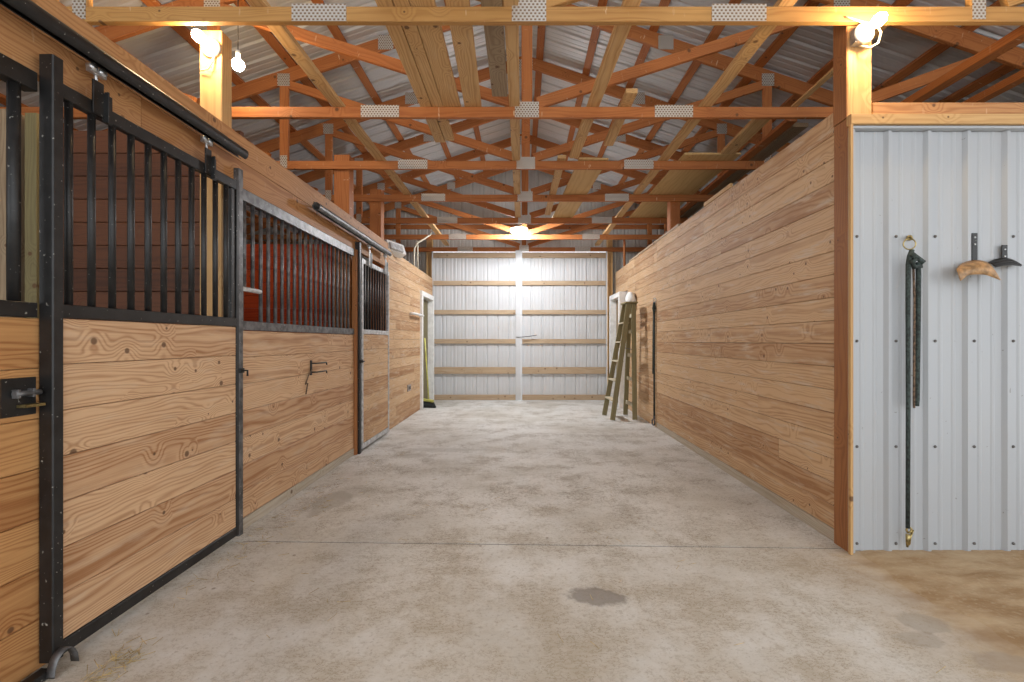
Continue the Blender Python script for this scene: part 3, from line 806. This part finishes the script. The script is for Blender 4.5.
# cross tie on the white wall
t = thing('cross_tie', at(909, 300, YW - .03), 'dark green cross tie strap hanging from a ring on the white steel wall', 'rope', 'hanging cross ties')
yr = YW - .03
def W(px, py, dy=0.): 
    return at(px, py, yr + dy)
m = MB(); m.torus(W(909.5, 244), (.25, 1, 0), .030, .0035, 28, 8); m.tube([W(909, 238, .045), W(909, 238, .0), W(911, 236, -.01), W(912, 239, -.006)], .006, 8); m.lathe(W(909, 238, .052), (0, -1, 0), [(0, .016), (.008, .016), (.011, .008)], 12)
m.build('ring', M['brass'], t)
m = MB(); m.tube([W(912, 250), W(910, 256), W(908.3, 264), W(908, 300), W(908.2, 400), W(907.8, 528)], [.012, .014, .0125, .0115, .011, .0105], 10); m.build('strap', M['rope'], t)
m = MB(); m.tube([W(912, 254, -.02), W(916, 257, -.025), W(923, 262, -.02), W(921, 266, -.01), W(914, 267, -.012), W(912, 262, -.02), W(917, 258, -.02)], .0135, 10)
m.tube([W(918, 262, -.01), W(918.5, 275, -.008), W(918, 330), W(917, 400), W(916.5, 406)], .0125, 10); m.build('strap', M['rope'], t)
m = MB(); m.tube([W(913.5, 268, -.006), W(914.5, 300), W(914, 404), W(914.3, 408)], .0055, 8); m.build('inner_strap', M['ropebrown'], t)
m = MB(); m.torus(W(909, 530), (0, 1, 0), .014, .006, 14, 6); m.tube([W(908, 534), W(907.3, 541), W(907.3, 547)], [.011, .008, .006], 8); m.tube([W(910, 532), W(913, 530), W(910, 538), W(909, 545)], .006, 8); m.build('snap_hook', M['brass'], t)

# bridle brackets
def spline(pts, n):
    out = []
    m_ = len(pts) - 1
    for k in range(n + 1):
        u = k / n * m_; i = min(int(u), m_ - 1); f = u - i
        p = [Vector((*pts[max(0, min(m_, i + q))], 0)) for q in (-1, 0, 1, 2)]
        v = .5 * ((2 * p[1]) + (p[2] - p[0]) * f + (2 * p[0] - 5 * p[1] + 4 * p[2] - p[3]) * f * f + (3 * p[1] - p[0] - 3 * p[2] + p[3]) * f ** 3)
        out.append(v)
    return out
def bracket(px, py0, py1, back, front, lip, proj, mat, lab):
    yb = YW + .008
    a = at(px, py0, yb); b = at(px, py1, yb)
    t = thing('bridle_bracket', (b.x, yb, b.z), lab, 'bracket', 'bridle brackets')
    m = MB(); m.box(a.x - .016, a.x + .016, yb, yb + .006, b.z - .01, a.z, 2, .002); m.build('tang', M['black'], t)
    n = 18
    gb = [at(p.x, p.y, yb - .002) for p in spline(back, n)]; gf = [at(p.x, p.y, yb - proj) for p in spline(front, n)]
    gm = [gb[k].lerp(gf[k], .5) + Vector((0, 0, .004)) for k in range(n + 1)]
    m = MB(); m.quads([gb, gm, gf], True, (0, .0005, -.003)); m.build('saddle', M[mat], t)
    if lip:
        gl = [at(p.x, p.y, yb - proj - .004) for p in spline(lip, n)]
        m = MB(); m.quads([gf, gl], True, (0, .003, 0)); m.build('lip', M[mat], t)
    else:
        for q in (.33, .66):
            m = MB(); m.tube([gb[k].lerp(gf[k], q) + Vector((0, -.002, .002)) for k in range(n + 1)], .003, 6); m.build('rib', M[mat], t)
    m = MB()
    for k in range(2): m.lathe((a.x, yb + .0005, a.z - .025 - .04 * k), (0, -1, 0), [(0, .006), (.003, .005)], 8)
    m.build('screw', M['galv'], t)
bracket(975, 233, 262, [(956, 269), (960, 264.5), (968, 261), (978, 260), (987, 262), (991, 265)],
        [(957, 270), (963, 267.8), (973, 266.4), (985, 264), (994, 269), (1000.5, 279.3)],
        [(960.7, 281), (964.5, 278), (969.5, 274.8), (984, 274.6), (992, 276.8), (1000.6, 280.3)], .10, 'rust', 'brown arched bridle bracket on the white wall, left of the black one')
bracket(1005, 245, 259, [(988.4, 262), (994, 259.5), (1001, 258), (1009, 258.2), (1016, 261), (1021, 265)],
        [(995.5, 267), (1000, 266), (1005, 265), (1010, 264.6), (1016, 265.2), (1021.5, 266)], None, .045, 'black', 'black arched bridle bracket, rightmost on the white wall')

# ------------------------------------------------------------------ small things at the far left
t = thing('broom', (-1.72, 8.35, 0), 'broom with yellow handle leaning in the far left corner', 'broom')
m = MB(); m.tube([(-1.71, 8.34, .16), (-1.752, 8.20, 1.27)], .013, 10); m.build('handle', M['yellow'], t)
m = MB(); m.board((-1.82, 8.36, .145), (-1.62, 8.32, .12), .06, .045, (0, 1, 0), .008); m.build('head', M['yellow'], t)
m = MB()
for i in range(15):
    f = i / 14.; x = -1.82 + .2 * f; zt_ = .12 - .02 * f
    for dy in (-.015, .012): m.tube([(x, 8.36 - .04 * f + dy, zt_), (x + (f - .3) * .06, 8.345 - .04 * f + dy * 2, .004)], [.008, .010], 6)
m.build('bristles', M['bristle'], t)
t = thing('outlet_box', (XL - .01, 7.28, .42), 'grey outlet cover low on the far left plank wall', 'outlet')
m = MB(); m.box(XL - .0145, XL - .002, 7.19, 7.40, .42, .52, 1); m.build('cover', M['outlet'], t)
m = MB(); m.box(XL - .002, XL + .001, 7.23, 7.28, .445, .495, 1, .001); m.box(XL - .002, XL + .001, 7.31, 7.36, .445, .495, 1, .001); m.build('socket', M['cord'], t)
t = thing('wall_bar', (XL, 7.75, 1.7), 'short white bar sticking out of the far left wall', 'bar')
m = MB(); m.tube([(XL - .01, 7.35, 1.665), (XL + .055, 7.35, 1.665), (XL + .055, 8.02, 1.665), (XL - .01, 8.02, 1.665)], .022, 10); m.build('tube', M['white'], t)
t = thing('junction_box', (-1.84, 6.55, 2.5), 'white plastic box perched on top of the left wall', 'box')
c0 = at(393.5, 249, 6.45)
m = MB(); ax = Vector((.16, .30, -.02)); m.board(c0 - ax * .5, c0 + ax * .5, .17, .12, (-.35, .25, 1), .008); m.build('case', M['white'], t)
m = MB(); m.board(c0 - ax * .35 + Vector((.055, -.06, .01)), c0 + ax * .35 + Vector((.055, -.06, .01)), .10, .03, (-.35, .25, 1), .004); m.build('faceplate', M['lightsteel'], t)
m = MB(); P = [at(431, 231, 8.05), at(430, 235, 8.0), at(424, 239, 7.95), at(417, 243, 7.92), at(414.5, 248, 7.9), at(414, 256, 7.9), at(414, 268, 7.9)]
m.tube(P, .016, 10); tag(m.build('cable', M['wire']), 'pale curved conduit dropping onto the far left wall', 'conduit', 'conduits')
m = MB(); m.tube([at(417.6, 241, 8.0), at(417.6, 269.3, 8.0)], .014, 8); tag(m.build('cable', M['wire']), 'straight pale conduit just right of the curved one', 'conduit', 'conduits')
m = MB(); m.tube([at(606, 236.5, 8.41), at(621, 236, 8.41), at(624, 238, 8.41), at(624.5, 242, 8.41), at(624.5, 266, 8.41)], .022, 10)
tag(m.build('cable', M['truss']), 'brown bent conduit above the far right wall', 'conduit', 'conduits')
# scraps on the right wall top
m = MB(); m.board((XR + .02, 5.55, 2.637), (XR + .02, 8.1, 2.637), .03, .03, (1, 0, 0), .003)
tag(m.build('wood_scrap', M['girt']), 'thin pale batten lying along the top of the right wall', 'batten', 'scraps on the wall tops')
m = MB(); m.board((XR + .012, 4.15, 2.64), (XR + .012, 4.75, 2.64), .025, .04, (1, 0, 0), .003)
tag(m.build('wood_scrap', M['lumber']), 'short orange block on the right wall top under the third truss', 'batten', 'scraps on the wall tops')

# straw
m = MB(); rs = random.Random(21)
def straw(cx, cy, sx, sy, n):
    for _ in range(n):
        x = cx + rs.gauss(0, sx); y = cy + rs.gauss(0, sy); a = rs.uniform(0, math.pi); l = rs.uniform(.02, .07)
        x = max(x, XD + .075) if y < 2.9 else max(x, XL + .08)
        if x < XD + .16 and 1.42 < y < 1.80: continue
        z = rs.uniform(.003, .012)
        m.tube([(x, y, z), (x + l * math.cos(a), y + l * math.sin(a), z + rs.uniform(-.001, .006))], .0012, 4)
straw(-1.54, 1.70, .04, .07, 90); straw(-1.62, 2.4, .06, .5, 40); straw(-1.55, 3.4, .12, .25, 45); straw(0, 2.5, 1.0, .8, 50); straw(-1.5, 4.5, .2, .5, 25)
so = tag(m.build('straw_bits', M['hay'], loc=(0, 2.5, 0)), 'scattered straw bits on the concrete along the stall fronts', 'straw', kind='stuff')

# ------------------------------------------------------------------ lamps
def wall_lamp(c, lab, cablepts, bend=(0, -1, 0)):
    t = thing('wall_lamp', c, lab, 'lamp', 'bare bulb lamps')
    c = Vector(c); a = Vector(bend).normalized()
    m = MB(); m.lathe(c, a, [(0, .056), (.008, .057), (.02, .048), (.03, .026), (.055, .022), (.056, .018)], 28); m.build('lampholder', M['porcelain'], t)
    m = MB(); m.lathe(c + a * .057, a, [(0, .014), (.012, .018), (.03, .027), (.055, .033), (.075, .030), (.092, .018), (.098, .002)], 20); b = m.build('bulb', M['bulb'], t); b['label'] = 'glowing warm bulb'
    m = MB(); m.tube(cablepts, .0055, 8); m.build('cable', M['wire'], t)
    return t
cl = Vector((-1.905, 2.795, EYE + 1.795))
wall_lamp(cl, 'bare bulb lamp on the yellow post at upper left', [cl + Vector((.02, -.006, -.05)), cl + Vector((.01, -.02, -.10)), cl + Vector((-.01, -.02, -.135)), cl + Vector((-.06, -.01, -.14))])
cr = Vector((1.94, 2.585, EYE + 1.745))
wall_lamp(cr, 'bare bulb lamp on the post above the white steel wall', [cr + Vector((0, .03, -.05)), cr + Vector((0, -.005, -.075)), cr + Vector((.03, -.01, -.085)), cr + Vector((.075, -.012, -.06)), cr + Vector((.09, -.012, 0)), cr + Vector((.07, -.005, .05)), cr + Vector((.0, .0, .065)), cr + Vector((-.10, -.002, .095))])
m = MB(); m.box(cr.x - .045, cr.x + .045, cr.y + .0005, cr.y + .047, cr.z - .045, cr.z + .04, 0); m.build('mount_box', M['galv'], [o for o in bpy.data.objects if o.name.startswith('wall_lamp')][-1])
pb = at(238, 65, 3.55)
t = thing('pendant_bulb', pb, 'small round bulb hanging behind the yellow post at upper left', 'lamp', 'bare bulb lamps')
m = MB(); m.lathe(pb + Vector((0, 0, -.045)), (0, 0, 1), [(0, .004), (.008, .024), (.025, .040), (.045, .046), (.065, .042), (.082, .028), (.095, .016), (.1, .014)], 20); m.build('bulb', M['bulbsmall'], t)
m = MB(); m.lathe(pb + Vector((0, 0, .056)), (0, 0, 1), [(0, .016), (.05, .018), (.06, .008)], 14); m.build('socket', M['porcelain'], t)
m = MB(); m.tube([pb + Vector((0, 0, .11)), Vector((pb.x, pb.y, topc(pb.x) + .05))], .004, 6); m.build('cord', M['cord'], t)
pe = at(519, 231, 7.75)
t = thing('pendant_lamp', pe, 'bright white lamp hanging in the aisle before the sliding doors', 'lamp')
m = MB(); m.lathe(pe + Vector((0, 0, -.10)), (0, 0, 1), [(0, .02), (.02, .07), (.06, .115), (.10, .142), (.125, .145), (.13, .13)], 32); m.build('diffuser', M['led'], t)
m = MB(); m.lathe(pe + Vector((0, 0, .0305)), (0, 0, 1), [(0, .146), (.012, .15), (.03, .10), (.07, .03), (.09, .02)], 32); m.build('housing', M['white'], t)
m = MB(); m.tube([pe + Vector((0, 0, .12)), Vector((pe.x, pe.y, RZ + .05))], .005, 6); m.build('cord', M['cord'], t)

# ------------------------------------------------------------------ world, camera
w = bpy.data.worlds.new('World'); SC.world = w; w.use_nodes = True
bg = w.node_tree.nodes['Background']; bg.inputs[0].default_value = (.92, .96, 1., 1); bg.inputs[1].default_value = 1.25

cam = bpy.data.cameras.new('Camera'); co = bpy.data.objects.new('Camera', cam); COL.objects.link(co)
co.location = (0, 0, EYE); co.rotation_euler = (math.pi / 2, 0, 0)
cam.sensor_width = 36; cam.lens = 36 * F / 1024.; cam.shift_x = -(VX - 512) / 1024.; cam.clip_start = .05
SC.camera = co
SC.view_settings.view_transform = 'Standard'; SC.view_settings.look = 'None'; SC.view_settings.gamma = 1
SC.view_settings.use_curve_mapping = False
SC.view_settings.exposure = 0.97
